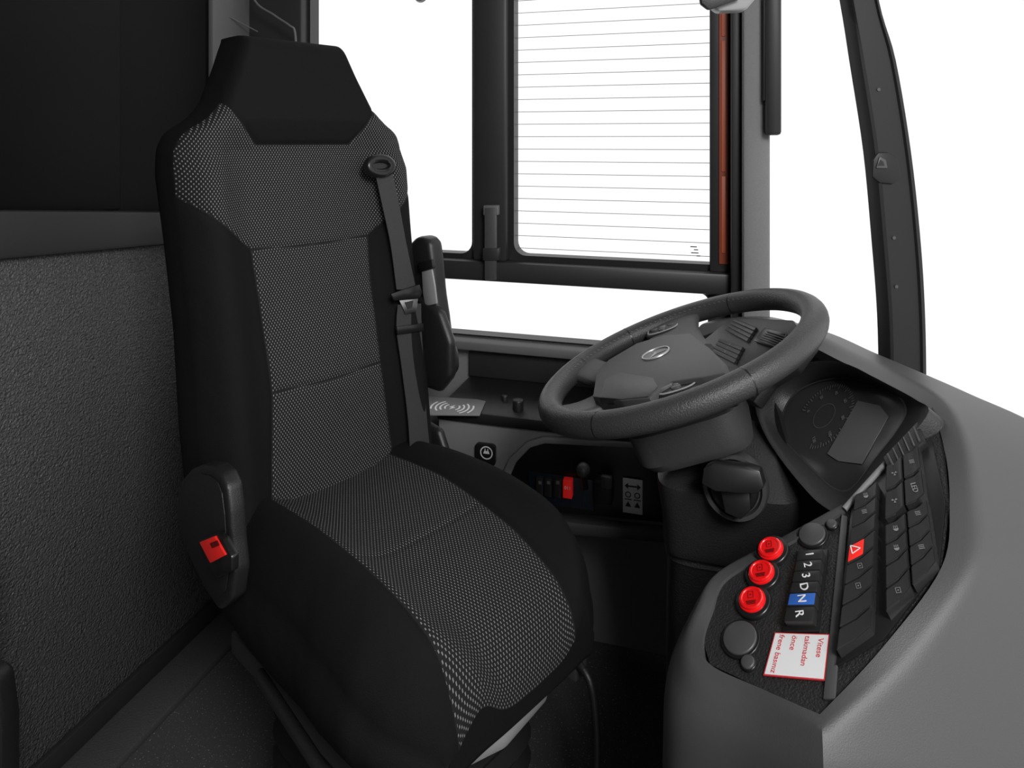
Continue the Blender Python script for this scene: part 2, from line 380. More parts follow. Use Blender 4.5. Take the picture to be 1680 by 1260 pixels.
def plate(nm,cx,cy,w,h,l,th,m,par,bev=.0015):
    a=onL(cx,cy,l); k=a.y/FL
    return box(nm,a,(FV,LV,ZV),(w*k,th,h*k),m,par,bev)
plate('navy_backplate',920,805,110,50,1.376,.004,M['navy'],sc)
for i,x in enumerate((886,900,915)): 
    s=plate('rocker_switch',x,797+i*1.5,12,30,1.370,.012,M['switch'],sc)
    plate('symbol',x,792,5,5,1.3625,.001,M['dimink'],s,0)
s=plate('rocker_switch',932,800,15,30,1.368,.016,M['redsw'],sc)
text('lettering','011',onL(931,801,1.3585),FV,ZV,.009,M['white'],s)
a=onL(960,800,1.36); j=tube('control_lever',[a,a+ZV*.02-LV*.01,a+ZV*.045-LV*.02],[.007,.007,.008],M['black'],sc)
def ball(name,c,r,m,par,sx=1,sy=1,sz=1):
    bm=bmesh.new(); bmesh.ops.create_uvsphere(bm,u_segments=20,v_segments=12,radius=r); me=bpy.data.meshes.new(name)
    bmesh.ops.transform(bm,matrix=Matrix.Translation(Vector(c))@Matrix.Diagonal((sx,sy,sz,1)),verts=bm.verts); bm.to_mesh(me); bm.free()
    return finish(name,me,m,par,ang=None)
ball('lever_knob',a+ZV*.046-LV*.022,.014,M['cap'],sc)
plate('lever_boot',990,803,32,40,1.366,.03,M['black'],sc,.006)
plate('rocker_switch',995,790,18,20,1.345,.012,M['cap'],sc,.003)
s=plate('instruction_label',1038,814,32,56,1.372,.004,M['white'],sc,.001)
lc=onL(1038,814,1.3695)
def lab(dx,dz): return lc+FV*dx+ZV*dz
raw('arrow_symbol',[lab(x,z) for x,z in((-.016,.019),(-.009,.025),(-.009,.0205),(.009,.0205),(.009,.025),(.016,.019),(.009,.013),(.009,.0175),(-.009,.0175),(-.009,.013))],[list(range(10))],M['blackink'],s,smooth=False)
for dx in(-.009,.009):
    for dz,rr in((.002,.006),):
        x0=ring(lab(dx,dz),FV,ZV,rr,rr,20); x1=ring(lab(dx,dz),FV,ZV,rr*.7,rr*.7,20)
        loft('wheel_symbol',[x0,x1],M['blackink'],s,cap=False)
    raw('triangle_symbol',[lab(dx-.006,-.022),lab(dx+.006,-.022),lab(dx,-.011)],[[0,1,2]],M['blackink'],s,smooth=False)
    box('bar_symbol',lab(dx,-.0075),(FV,LV,ZV),(.014,.0006,.0015),M['blackink'],s)
# socket
s=prism('socket_plate',[B(-.0,1.385,0)+FV*(x)+ZV*z for x,z in [(a,b) for a,b in rrect(onL(798,743,1.385).dot(FV),onL(798,743,1.385).z,.045,.045,.008)]],-LV,.01,M['blackgl'],sc,bev=.002)
sx=onL(798,743,1.373)
loft('socket_ring',[ring(sx,FV,ZV,.014,.014,28),ring(sx,FV,ZV,.0115,.0115,28)],M['white'],s,cap=False)
raw('plug_symbol',[sx+FV*x+ZV*z for x,z in((-.007,-.002),(.007,-.002),(.005,.004),(-.005,.004))],[[0,1,2,3]],M['white'],s,smooth=False)
for dx in(-.003,.003): box('plug_symbol',sx+FV*dx+ZV*.006,(FV,LV,ZV),(.0016,.0006,.005),M['white'],s)
# charging plate on the shelf
def onZ(x,y,z): return PL(x,y,Vector((0,0,z)),ZV)
s=prism('charging_plate',[onZ(x,y,.600) for x,y in((700,652),(783,657),(797,660),(787,683),(702,682))],ZV,.003,M['padgrey'],sc,bev=.001)
cc=onZ(742,668,.6036)
for sgn in(-1,1):
    for r0 in(.014,.024,.034,.044):
        w_=.8 if r0<.04 else .45
        a0=[cc+FV*sgn*r0*math.cos(t)+LV*r0*math.sin(t) for t in np.linspace(-w_,w_,14)]
        a1=[cc+FV*sgn*(r0+.004)*math.cos(t)+LV*(r0+.004)*math.sin(t) for t in np.linspace(-w_,w_,14)]
        loft('wave_symbol',[a0,a1],M['white'],s,close=False)
raw('bolt_symbol',[cc+FV*x+LV*y for x,y in((-.008,-.001),(.003,.014),(.001,.002),(.008,.001),(-.003,-.014),(-.001,-.002))],[[0,1,2,3,4,5]],M['white'],s,smooth=False)
k=onZ(850,672,.6); disc('shelf_knob',k,ZV,.012,.022,M['black'],sc,bev=.003)
disc('shelf_knob',onZ(828,657,.6),ZV,.007,.012,M['black'],sc,bev=.002)

# ================================================================ SEAT
AL=rad(43); SV=Vector((math.cos(AL),-math.sin(AL),0)); TV=Vector((math.sin(AL),math.cos(AL),0))
SO=Vector((-.32,1.25,0))
def SL(a,b,z): return SO+SV*a+TV*b+ZV*z
seat=root('driver_seat','black fabric driver seat with dotted woven inserts and integrated headrest','seat',SL(.2,0,0))
def smoothinterp(x,xs,ys):
    xs=np.array(xs);ys=np.array(ys); x=np.asarray(x,float)
    return (np.interp(x-.008,xs,ys)+np.interp(x,xs,ys)+np.interp(x+.008,xs,ys))/3
def edgecols(n,c0,m):
    out=[(math.sin(t)*(1-c0)+c0,1-math.cos(t)) for t in np.linspace(0,math.pi/2,m)]
    left=[(-c,d) for c,d in out[::-1]]
    mid=[(c,0) for c in np.linspace(-c0,c0,n)[1:-1]]
    return left+mid+out
def padded(name,rows,hw,top,R,cols,P,poly,seams,back,m,parent,texlim=.7,gd=.0042,shift=lambda y:0*y,puff=.012):
    nr,nc=len(rows),len(cols)
    y=np.repeat([r[0] for r in rows],nc); dy=np.repeat([r[1] for r in rows],nc); ya=np.repeat([r[2] if len(r)>2 else r[0] for r in rows],nc)
    c=np.tile([q[0] for q in cols],nr); dx=np.tile([q[1] for q in cols],nr)
    x=c*hw(y)+shift(y)
    drop=R*np.clip((dx**2.2+dy**2.2)**(1/2.2),0,1.15)
    PT=np.stack([x,ya],1)
    sd=sdpoly(PT,poly); seam=np.abs(sd); gr=gd*np.exp(-(seam/.005)**2)
    for s in seams:
        q_=sdline(PT,s); seam=np.minimum(seam,q_+.0006); gr=np.maximum(gr,.7*gd*np.exp(-(q_/.005)**2))
    h=top(x,y)-drop-gr
    dd=(dx**2+dy**2)**.5
    sd=np.where(dd>texlim,-1,sd)
    verts=[tuple(P(a,b,q)) for a,b,q in zip(x,y,h)]
    faces=[[i*nc+j,i*nc+j+1,(i+1)*nc+j+1,(i+1)*nc+j] for i in range(nr-1) for j in range(nc-1)]
    tex=list(sd); sm=list(seam); uv=list(map(tuple,PT))
    loop=[j for j in range(nc)]+[i*nc+nc-1 for i in range(1,nr)]+[(nr-1)*nc+j for j in range(nc-2,-1,-1)]+[i*nc for i in range(nr-2,0,-1)]
    prev=loop
    for f in (.12,.3,.5,.7,.85,.94,1.0):
        cur=[]
        for l in loop:
            hb=back(y[l]); hh=h[l]*(1-f)+hb*f
            sh=1+puff*math.sin(min(f/.85,1)*math.pi) - (.0 if f<.9 else .02 if f<.95 else .09)
            yc=(rows[0][0]+rows[-1][0])/2
            yy=yc+(y[l]-yc)*(1 if f<.97 else .97)
            verts.append(tuple(P(x[l]*sh,yy,hh))); tex.append(-1); sm.append(1); uv.append((x[l],y[l]+hh)); cur.append(len(verts)-1)
        n=len(loop)
        faces+=[[prev[i],cur[i],cur[(i+1)%n],prev[(i+1)%n]] for i in range(n)]
        prev=cur
    faces.append(prev)
    me=bpy.data.meshes.new(name); me.from_pydata(verts,[],faces)
    a=me.attributes.new('tex','FLOAT','POINT'); a.data.foreach_set('value',tex)
    a=me.attributes.new('seam','FLOAT','POINT'); a.data.foreach_set('value',sm)
    ul=me.uv_layers.new(name='UVMap'); vi=np.empty(len(me.loops),int); me.loops.foreach_get('vertex_index',vi)
    ul.data.foreach_set('uv',np.array(uv)[vi].ravel())
    bm=bmesh.new(); bm.from_mesh(me); bmesh.ops.recalc_face_normals(bm,faces=bm.faces); bm.to_mesh(me); bm.free()
    return finish(name,me,m,parent,ang=None)
# backrest
bz=[.50,.56,.70,.85,1.0,1.12,1.165,1.195,1.215,1.245,1.31,1.36,1.378]
bw=[.222,.230,.234,.232,.238,.245,.240,.225,.19,.162,.132,.112,.104]
def bhw(z): return smoothinterp(z,bz,bw)
def lean(z): return .0-.155*(z-.53)/.85
def btop(x,z):
    w=bhw(z); c=np.abs(x)/w
    bol=.042*np.exp(-((c-.80)/.18)**2)*np.clip((1.22-z)/.1,0,1)
    lum=.020*np.exp(-((z-.74)/.13)**2)*(1-c**2)
    head=.03*np.clip((z-1.16)/.06,0,1)*(1-np.clip((z-1.2)/.2,0,1)*.3)
    return lean(z)+bol+lum+head
rows=[(.50+.03*(1-math.cos(t)),1-math.sin(t)) for t in np.linspace(0,math.pi/2,6)][:-1]+[(z,0) for z in np.linspace(.53,1.35,230)]+[(1.35+.028*math.sin(t),1-math.cos(t)) for t in np.linspace(0,math.pi/2,8)][1:]
polyB=[(-.100,1.172),(-.162,1.248),(-.30,1.41),(-.30,1.133),(-.125,.985),(-.119,.9),(-.115,.74),(-.135,.45),(.135,.45),(.115,.74),(.119,.9),(.125,.985),(.30,1.133),(.30,1.41),(.162,1.248),(.100,1.172)]
seB=[[(-.125,.985),(0,.98),(.125,.985)],[(-.115,.742),(0,.737),(.115,.742)]]
padded('backrest',rows,bhw,btop,.035,edgecols(130,.86,10),lambda x,y,h:SL(h,x,y),polyB,seB,lambda z:lean(z)-.10,M['fabric'],seat)
# cushion
def chw(a): return smoothinterp(a,[-.02,.1,.3,.38,.43,.46,.485],[.208,.218,.220,.215,.196,.172,.138])
def csh(a): return -.020*np.clip((a-.25)/.23,0,1)
def ctop(x,a):
    w=chw(a); c=np.abs(x)/w
    return .555+.030*np.exp(-((c-.74)/.22)**2)+.018*np.sin(np.clip(a/.42,0,1)*3.14)-.040*np.clip((a-.33)/.15,0,1)**2-.004*(1-c)
rowsC=[(-.02,0)]+[(a,0) for a in np.linspace(-.01,.42,120)]+[(.42+.065*math.sin(t),1-math.cos(t),.42+.064*t) for t in np.linspace(0,math.pi/2,20)][1:]
polyC=[(-.122,-.1),(.122,-.1),(.116,.15),(.100,.33),(.074,.62),(-.142,.62),(-.148,.35),(-.144,.2)]
seC=[[(-.146,.266),(.105,.266)]]
padded('seat_cushion',rowsC,chw,ctop,.065,edgecols(100,.72,14),lambda x,y,h:SL(y,x,h),polyC,seC,lambda a:.405+.015*np.clip((a-.3)/.2,0,1),M['fabric'],seat,texlim=1.3,shift=csh,puff=.055)
# seat pan and suspension
prism('seat_pan',[SL(a,b,.385) for a,b in((-.03,-.19),(.40,-.19),(.45,-.12),(.45,.10),(.40,.17),(-.03,.19))],ZV,.03,M['black'],seat,bev=.008)
prism('pan_lip',[SL(a,b,.372) for a,b in((.36,-.12),(.44,-.12),(.465,-.04),(.455,.06),(.36,.08))],ZV,.026,M['plate'],seat,bev=.008,label='light grey lip under the cushion')
rg=[]
for i,z in enumerate(np.linspace(.08,.36,15)):
    e=.012 if i%2 else 0
    rg.append(ring(SL(.19,0,z),SV,TV,.17+e,.15+e,32,5))
loft('suspension_bellows',rg,M['rubber'],seat,ang=30)
box('base_frame',SL(.19,0,.045),(SV,TV,ZV),(.44,.36,.09),M['black'],seat,bev=.008)
for b in(-.17,.17):
    box('slide_rail',SL(.2,b,.345),(SV,TV,ZV),(.46,.03,.035),M['dk2'],seat,bev=.004)
tube('adjuster_bar',smooth_path([SL(.44,-.17,.36),SL(.47,-.17,.33),SL(.475,-.15,.20),SL(.45,-.14,.03)]),.006,M['black'],seat)
tube('adjuster_bar',smooth_path([SL(.40,.16,.36),SL(.46,.155,.34),SL(.475,.145,.20),SL(.44,.13,.03)]),.006,M['black'],seat)
tube('height_lever',[SL(.1,-.20,.37),SL(.3,-.215,.36),SL(.36,-.2,.35)],.009,M['black'],seat)
# side covers
def onS(x,y,b): return PL(x,y,SL(0,b,0),TV)
cov=[(300,784),(312,770),(330,763),(348,766),(362,778),(371,800),(376,840),(379,890),(384,940),(378,985),(358,1003),(336,970),(314,925),(298,885),(288,845),(290,810)]
prism('recliner_cover',[onS(x,y,-.258) for x,y in cov],TV,.026,M['black'],seat,bev=.007,seg=4)
prism('cover_face',[onS(x*.86+335*.14,y*.86+865*.14,-.2588) for x,y in cov],-TV,.002,M['black'],seat,bev=.001)
prism('recliner_cover',[SL(a,.215,z) for a,z in((-.09,.46),(.06,.45),(.07,.52),(.03,.59),(-.05,.60),(-.09,.56))],TV,.02,M['black'],seat,bev=.009,seg=4)
bk=prism('belt_buckle',[onS(x,y,-.274) for x,y in((327,886),(352,875),(364,884),(379,914),(379,938),(354,950),(340,928))],TV,.012,M['blackgl'],seat,bev=.003)
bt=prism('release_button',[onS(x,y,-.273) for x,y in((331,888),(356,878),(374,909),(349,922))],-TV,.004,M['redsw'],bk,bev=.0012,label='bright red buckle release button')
prism('button_slot',[onS(x,y,-.2775) for x,y in((345,891),(357,886),(361,894),(349,899))],-TV,.001,M['darkred'],bk)
# far folded armrest
ar=[(668,420),(671,398),(682,388),(694,388),(704,398),(708,430),(712,480),(718,520),(723,560),(732,585),(734,612),(722,630),(702,638),(690,630),(684,560),(672,500)]
arm=prism('armrest',[onS(x,y,.235) for x,y in ar],TV,.040,M['black'],seat,bev=.012,seg=4,label='folded up black armrest')
prism('armrest_bracket',[onS(x,y,.232) for x,y in((694,440),(710,436),(716,470),(719,498),(700,502),(696,480))],-TV,.005,M['silver'],arm,bev=.003,label='silver bracket')
prism('armrest_hinge',[onS(x,y,.232) for x,y in((690,430),(713,425),(715,440),(693,446))],-TV,.008,M['blackgl'],arm,bev=.002)
prism('armrest_band',[onS(x,y,.232) for x,y in((710,580),(732,580),(734,606),(716,610))],-TV,.006,M['dk2'],arm,bev=.002)
prism('side_bolster',[SL(a,.225,z) for a,z in((-.06,.66),(.02,.66),(.055,.70),(.055,.77),(.02,.83),(-.05,.85))],TV,.024,M['black'],seat,bev=.011,seg=3)
# belt
nb=(TV.cross(SL(-.155,0,1.38)-SL(0,0,.53))).normalized()
if nb.dot(SV)<0: nb=-nb
pb=SL(.044,0,.53)
def onB(x,y,o=0): return PL(x,y,pb+nb*o,nb)
Lp=smooth_path([onB(x,y) for x,y in((613,275),(625,330),(640,400),(650,475))],6); Rp=smooth_path([onB(x,y) for x,y in((641,275),(653,330),(666,400),(682,475))],6)
def ribbon(nm,Lp,Rp,par,m=M['belt'],th=.0018):
    return loft(nm,[[a,b,b+nb*th,a+nb*th] for a,b in zip(Lp,Rp)],m,par,ang=30)
belt=ribbon('seat_belt',Lp,Rp,seat)
belt['label']='black seat belt webbing'
Lp=smooth_path([onB(x,y) for x,y in((652,500),(650,540),(658,600),(668,680),(672,735))],6); Rp=smooth_path([onB(x,y) for x,y in((690,498),(691,540),(694,600),(699,680),(706,750))],6)
ribbon('webbing',Lp,Rp,belt)
gd=onB(624,272,.006); 
loft('belt_guide',[ring(gd+nb*h,TV,(ZV-nb*ZV.dot(nb)).normalized(),rx,ry,28) for h,rx,ry in((-.01,.036,.024),(.004,.036,.024),(.008,.031,.019),(.006,.022,.009),(-.002,.020,.006))],M['blackgl'],belt)
prism('belt_tongue',[onB(x,y,.003) for x,y in((638,482),(686,466),(690,480),(686,490),(644,494))],nb,.007,M['blackgl'],belt,bev=.003)
prism('tongue_plate',[onB(x,y,.004) for x,y in((654,492),(686,486),(682,512),(665,516))],nb,.002,M['metal'],belt,bev=.0008,label='metal tongue plate')
prism('tongue_hole',[onB(x,y,.0065) for x,y in((664,496),(678,493),(676,505),(669,507))],nb,.0006,M['blackgl'],belt)
prism('belt_stop',[onB(x,y,.002) for x,y in((648,536),(692,530),(693,543),(650,549))],nb,.006,M['blackgl'],belt,bev=.002)

# ================================================================ STEERING WHEEL
th=rad(22.5); UW=(FV*math.cos(th)+ZV*math.sin(th)).normalized(); LW=(LV+ZV*.035).normalized()
NW=UW.cross(LW).normalized()
if NW.z<0: NW=-NW
LW=NW.cross(UW).normalized()
C=V(1110,583,1.06)
def W(u,l,h=0): return C+UW*u+LW*l+NW*h
wheel=root('steering_wheel','dark grey leather steering wheel with button spokes and round star emblem','steering wheel',W(0,0,-.05))
R=.212; rg=[]; RA,RB=.0190,.0182
for i in range(96):
    t=2*math.pi*i/96; d=UW*math.cos(t)+LW*math.sin(t)
    rg.append(ring(C+d*R,d,NW,RA,RB,20))
rg.append(rg[0]); loft('rim',rg,M['leather'],wheel,cap=False,ang=80)
for t in(rad(62),rad(118),rad(-62),rad(-118),rad(150),rad(-150)):
    d=UW*math.cos(t)+LW*math.sin(t); tg=-UW*math.sin(t)+LW*math.cos(t)
    loft('rim_seam',[ring(C+d*R+tg*s,d,NW,RA+.0004,RB+.0004,20) for s in(-.0008,.0008)],M['blackgl'],wheel,cap=False)
vs=[];fs=[]
for i in range(260):
    t=2*math.pi*i/260
    if i%2: continue
    d=UW*math.cos(t)+LW*math.sin(t); tg=-UW*math.sin(t)+LW*math.cos(t)
    e=(-d*.8+NW*.6).normalized(); p=C+d*(R-RA*.8)+NW*RB*.6+e*.0006; s_=(d*.6+NW*.8).normalized(); k=len(vs)
    vs+=[p-tg*.0018-s_*.0012,p+tg*.0018+s_*.0010,p+tg*.0018+s_*.002,p-tg*.0018-s_*.0002]; fs.append([k,k+1,k+2,k+3])
raw('stitching',vs,fs,M['dimink'],wheel,smooth=False)
def spoke(u0,l0,w0,u1,l1,w1,h0,h1,m=M['wheelgrey'],th_=.009):
    a=W(u0,l0,h0); b=W(u1,l1,h1); rs=[]
    for k in range(9):
        f=k/8; c=a.lerp(b,f)+NW*(-.008*math.sin(f*3.14)); ax=(b-a).normalized(); s=NW.cross(ax).normalized(); w=w0+(w1-w0)*math.sin(f*1.57)
        if f>.8: w*=1+(f-.8)*.8
        rs.append(ring(c,s,NW,w/2,th_,20,4))
    return loft('spoke',rs,m,wheel,ang=50)
spoke(-.02,.03,.15,-.012,.203,.085,-.012,-.002); spoke(-.02,-.03,.15,-.012,-.203,.085,-.012,-.002)
spoke(-.09,.03,.085,-.180,.100,.06,-.016,.0); spoke(-.09,-.03,.085,-.180,-.100,.06,-.016,.0)
# hub: broad flat trapezoid pad
def hp(x,y,h): return PL(x,y,C+NW*h,NW)
hubpx=[(972,650),(979,608),(998,590),(1044,563),(1090,549),(1132,546),(1164,570),(1192,597),(1190,611),(1152,619),(1102,626),(1084,636),(1066,653),(1020,657)]
prism('hub_housing',[hp(x,y,-.004)-NW*.05 for x,y in hubpx],NW,.04,M['black'],wheel,bev=.006,seg=3)
pad=prism('airbag_pad',[hp(x,y,.006)-NW*.020 for x,y in hubpx],NW,.020,M['wheelgrey'],wheel,bev=.0025,seg=2,)
prism('pad_trim',[hp(x,y,.007)-NW*.012 for x,y in((984,652),(990,623),(1018,610),(1072,619),(1080,634),(1064,651),(1020,655))],NW,.0125,M['black'],wheel,bev=.003)
em=hp(1076,580,.0064)
x0=[ring(em+NW*h,UW,LW,r,r,40) for r,h in((.024,0),(.0235,.002),(.0215,.002),(.021,0))]
loft('emblem_ring',x0+[x0[0]],M['chrome'],pad,cap=False,ang=40)
disc('emblem_back',em,NW,.0212,.0004,M['blackgl'],pad)
for k in range(3):
    t=2*math.pi*k/3; d=UW*math.cos(t)+LW*math.sin(t); tg=-UW*math.sin(t)+LW*math.cos(t)
    raw('emblem_star_arm',[em+tg*.0040-d*.0023+NW*.0006,em-tg*.0040-d*.0023+NW*.0006,em+d*.0215+NW*.0008,em+NW*.0030],[[0,2,3],[2,1,3],[0,3,1]],M['chrome'],pad,fix=False,smooth=False)
for (px_,py_) in((1089,541),(1112,635)):
    c=hp(px_,py_,-.004)-NW*.004
    pod=loft('control_pod',[ring(c+NW*h,UW,LW,rx,ry,36,2.8) for h,rx,ry in((-.004,.034,.029),(.005,.034,.029),(.008,.031,.026),(.0082,.024,.021))],M['black'],wheel,ang=50)
    loft('pod_bezel',[ring(c+NW*h,UW,LW,rx,ry,36,2.8) for h,rx,ry in((.0080,.0305,.0255),(.0092,.0295,.0245),(.0092,.0280,.0230),(.0080,.0273,.0223))],M['silver'],pod,cap=False)
    for du,dl in((.016,0),(-.016,0),(0,.013),(0,-.013)):
        loft('control_button',[ring(c+UW*du+LW*dl+NW*h,UW,LW,.0070-e,.0058-e,20,3) for h,e in((.0080,0),(.0105,0),(.0112,.0012))],M['cap'],pod)
    disc('control_button',c+NW*.0080,NW,.0060,.003,M['bezel'],pod,bev=.001)
# column
col=root('steering_column','black plastic steering column cowl with rotary ignition switch','steering column',V(1165,1000,1.1)*1)
rs=[]
for h,ru,rl,sh in((-.04,.045,.055,-.01),(-.062,.080,.088,-.015),(-.068,.088,.098,-.018),(-.11,.085,.104,-.018),(-.122,.080,.098,-.012),(-.127,.06,.075,.0)):
    rs.append(ring(W(sh,0,h),UW,LW,ru,rl,40,5))
loft('upper_shroud',rs,M['shroud'],col,ang=35)
def cr(px,py,z,rf,rl,p=6):
    Y=(1.18-z)*FL/(py-230); c=Vector(((px-840)/FL*Y,Y,z)); return ring(c,FV,LV,rf,rl,56,p)
rs=[cr(1195,715,.70,.070,.085),cr(1190,748,.682,.095,.108),cr(1190,757,.676,.100,.114),cr(1191,765,.667,.102,.116),cr(1194,820,.61,.098,.108),cr(1190,858,.575,.093,.100),cr(1186,870,.563,.088,.094)]
loft('main_cowl',rs,M['cowl'],col,ang=30)
rs=[]
for z,x,rf,rl in((.57,.335,.082,.086),(.548,.335,.088,.091),(.54,.333,.082,.085),(.45,.325,.076,.078),(.35,.318,.07,.072),(.2,.31,.06,.065),(.01,.31,.058,.06)):
    rs.append(ring(Vector((x,1.085,z)),FV,LV,rf,rl,40,5))
loft('lower_cowl',rs,M['cowl'],col,ang=35)
kc=V(1205,800,.950); ka=(Vector((-.40,-.85,.22))).normalized()
x_,y_,_=frame_of(ka)
loft('switch_collar',[ring(kc+ka*h,x_,y_,r,r,36) for h,r in((-.025,.044),(.0,.044),(.003,.042),(.003,.037),(-.004,.034))],M['shroud'],col,ang=35)
kb=disc('ignition_switch',kc-ka*.004,ka,.032,.014,M['blackgl'],col,bev=.003)
up=(ZV-ka*ZV.dot(ka)).normalized(); rt=up.cross(ka)
if rt.x<0: rt=-rt
prism('switch_grip',[kc+ka*.008+rt*a+up*b for a,b in((-.038,.006),(-.036,.026),(-.024,.034),(.020,.038),(.036,.036),(.042,.018),(.034,.008),(.012,.004),(-.020,.000))],ka,.034,M['grip'],kb,bev=.0015,seg=2)
prism('switch_skirt',[kc+ka*.006+rt*a+up*b for a,b in((-.016,.002),(.022,.008),(.024,-.018),(.012,-.032),(-.008,-.028))],ka,.020,M['grip'],kb,bev=.0015,seg=2)
prism('side_tab',[V(x,y,1.0) for x,y in((1232,762),(1240,760),(1250,795),(1244,800))],(0,-1,0),.01,M['silver'],col,bev=.002)

# ================================================================ DASHBOARD
dash=root('dashboard','grey wraparound driver dashboard with black switch pod and instrument cluster','dashboard',Vector((.5,.8,.3)))
NP=Vector((-.474,-.142,.868)).normalized(); P0=Vector((.2025,.72,.634))
def pp(x,y,o=0): return PL(x,y,P0+NP*o,NP)
nc=(-FV*.72+ZV*.62-LV*.2).normalized(); C0=V(1380,720,1.0)
def pc(x,y,o=0): return PL(x,y,C0+nc*o,nc)
cols=[ # inner, crest, outer
 (V(1130,560,1.42),V(1150,532,1.44),V(1185,520,1.52)),
 (V(1215,535,1.36),V(1235,520,1.38),V(1262,518,1.46)),
 (V(1310,560,1.24),V(1330,545,1.25),V(1362,543,1.31)),
 (V(1378,592,1.11),V(1402,580,1.12),V(1444,577,1.17)),
 (V(1452,628,.99),V(1475,614,1.0),V(1515,606,1.05)),
 (V(1523,672,.88),V(1546,656,.88),V(1600,643,.95)),
 (pp(1550,740),V(1582,720,.80),V(1720,698,.90)),
 (pp(1558,830),V(1600,818,.735),V(1830,790,.82)),
 (pp(1545,930),V(1596,930,.675),V(1880,960,.70)),
 (pp(1450,1060),V(1490,1088,.63),V(1720,1280,.60)),
 (pp(1345,1172),V(1349,1196,.605),V(1352,1290,.58)),
 (pp(1250,1130),V(1240,1155,.66),V(1222,1232,.645)),
 (pp(1165,1090),V(1140,1112,.705),V(1108,1178,.70)),
 (pp(1153,1050),V(1124,1055,.745),V(1090,1110,.75)),
 (pp(1168,1000),V(1146,990,.775),V(1115,1035,.79)),
 (pp(1192,948),V(1178,935,.81),V(1168,965,.84)),
 (pp(1290,893),V(1280,880,.82),V(1282,905,.87)),
 (pp(1385,838),V(1380,825,.815),V(1385,850,.87)),
]
prof=[]
for i,(a,b,c) in enumerate(cols):
    inn=a-NP*.025
    dd=(Vector((b.x,b.y,0))-Vector((c.x,c.y,0)))
    low=Vector((c.x,c.y,c.z-.12))-dd*.10; bot=Vector((c.x,c.y,.15))+dd*.35
    prof.append([inn,a,b,c,low,bot])
corner=10
tr=[]
for k in range(6):
    pts=[p[k] for p in prof]
    tr.append(smooth_path(pts[:corner+1],7)[:-1]+smooth_path(pts[corner:],7))
rings_=[]
def fil(p,q,r,w=.35,n=5,mx=.03):
    s=p.lerp(q,1-w) if (q-p).length*w<mx else q+(p-q).normalized()*mx; e=q.lerp(r,w) if (r-q).length*w<mx else q+(r-q).normalized()*mx
    return [s*(1-t)**2+q*2*t*(1-t)+e*t*t for t in [j/(n-1) for j in range(n)]]
for i in range(len(tr[0])):
    inn,a,b,c,low,bot=[t[i] for t in tr]
    rings_.append([inn,a]+fil(a,b,c,.40,5,.012)+fil(b,c,low,.45,7,.03)+[low,bot])
sh=loft('dash_shell',rings_,M['shell'],dash,close=False,cap=False,ang=28)
# pod panel
pod_px=[(1530,668),(1550,740),(1558,830),(1545,930),(1450,1060),(1345,1172),(1250,1130),(1165,1090),(1153,1050),(1168,1000),(1192,948),(1290,893),(1385,838)]
prism('switch_panel',[pp(x,y,-.004) for x,y in pod_px],-NP,.012,M['panel'],dash,bev=0)
tube('panel_edge',[pp(x,y,.0) for x,y in((1385,836),(1440,775),(1490,722),(1528,676))],.0035,M['cgrey'],dash)
prism('panel_frame',[pp(x,y,-.004) for x,y in((1352,1150),(1372,1150),(1392,850),(1382,846))],NP,.003,M['cap'],dash,bev=.001)
# cluster housing
oc=[(1238,650),(1255,622),(1290,604),(1345,592),(1392,598),(1450,628),(1500,655),(1524,674),(1490,720),(1440,775),(1388,838),(1350,830),(1310,790),(1268,735),(1245,690)]
ic=[(1280,702),(1287,668),(1308,641),(1345,624),(1388,619),(1430,627),(1468,642),(1488,672),(1472,706),(1438,750),(1397,802),(1368,802),(1338,776),(1304,742),(1286,722)]
def dense(pts,n=4):
    v=[Vector((x,y,0)) for x,y in pts]; N=len(v); out=[]
    for i in range(N):
        a,b,c,d=v[i-1],v[i],v[(i+1)%N],v[(i+2)%N]
        for j in range(n):
            t=j/n; p=.5*((2*b)+(c-a)*t+(2*a-5*b+4*c-d)*t*t+(3*b-a-3*c+d)*t**3); out.append((p.x,p.y))
    return out
oc=dense(oc); ic=dense(ic)
rs=[[pc(x,y,.05)-nc*.08 for x,y in oc],[pc(x,y,.040) for x,y in oc],[pc(x*.85+u*.15,y*.85+v*.15,.038) for (x,y),(u,v) in zip(oc,ic)],[pc(x*.6+u*.4,y*.6+v*.4,.030) for (x,y),(u,v) in zip(oc,ic)],[pc(x*.15+u*.85,y*.15+v*.85,.012) for (x,y),(u,v) in zip(oc,ic)],[pc(x,y,.006) for x,y in ic],[pc(x,y,0) for x,y in ic]]
hood=loft('instrument_cluster',rs,M['hood'],dash,cap=False,ang=50,label='black recessed instrument cluster')
scr=raw('cluster_screen',[pc(x,y,.003) for x,y in ic],[list(range(len(ic)))],M['screen'],hood,smooth=False)
loft('screen_bezel',[[pc(x,y,.0065) for x,y in ic],[pc(x*.975+1380*.025,y*.975+708*.025,.0065) for x,y in ic]],M['cap'],hood,cap=False)
prism('cluster_display',[pc(x,y,.0035) for x,y in((1408,658),(1444,666),(1458,684),(1414,762),(1376,757),(1358,745))],nc,.001,M['screen2'],hood)
cu=(FV-nc*FV.dot(nc)).normalized(); cr_=cu.cross(nc).normalized()
if cr_.dot(LV)>0: cr_=-cr_
gc=pc(1352,682,.0045)
vs=[];fs=[]
for i in range(49):
    t=rad(-130+260*i/48); d=cu*math.cos(t)+cr_*math.sin(t); e=cr_*math.cos(t)-cu*math.sin(t); L_=.009 if i%4==0 else .005; k=len(vs); w=.0006
    vs+=[gc+d*.058-e*w,gc+d*.058+e*w,gc+d*(.058-L_)+e*w,gc+d*(.058-L_)-e*w]; fs.append([k,k+1,k+2,k+3])
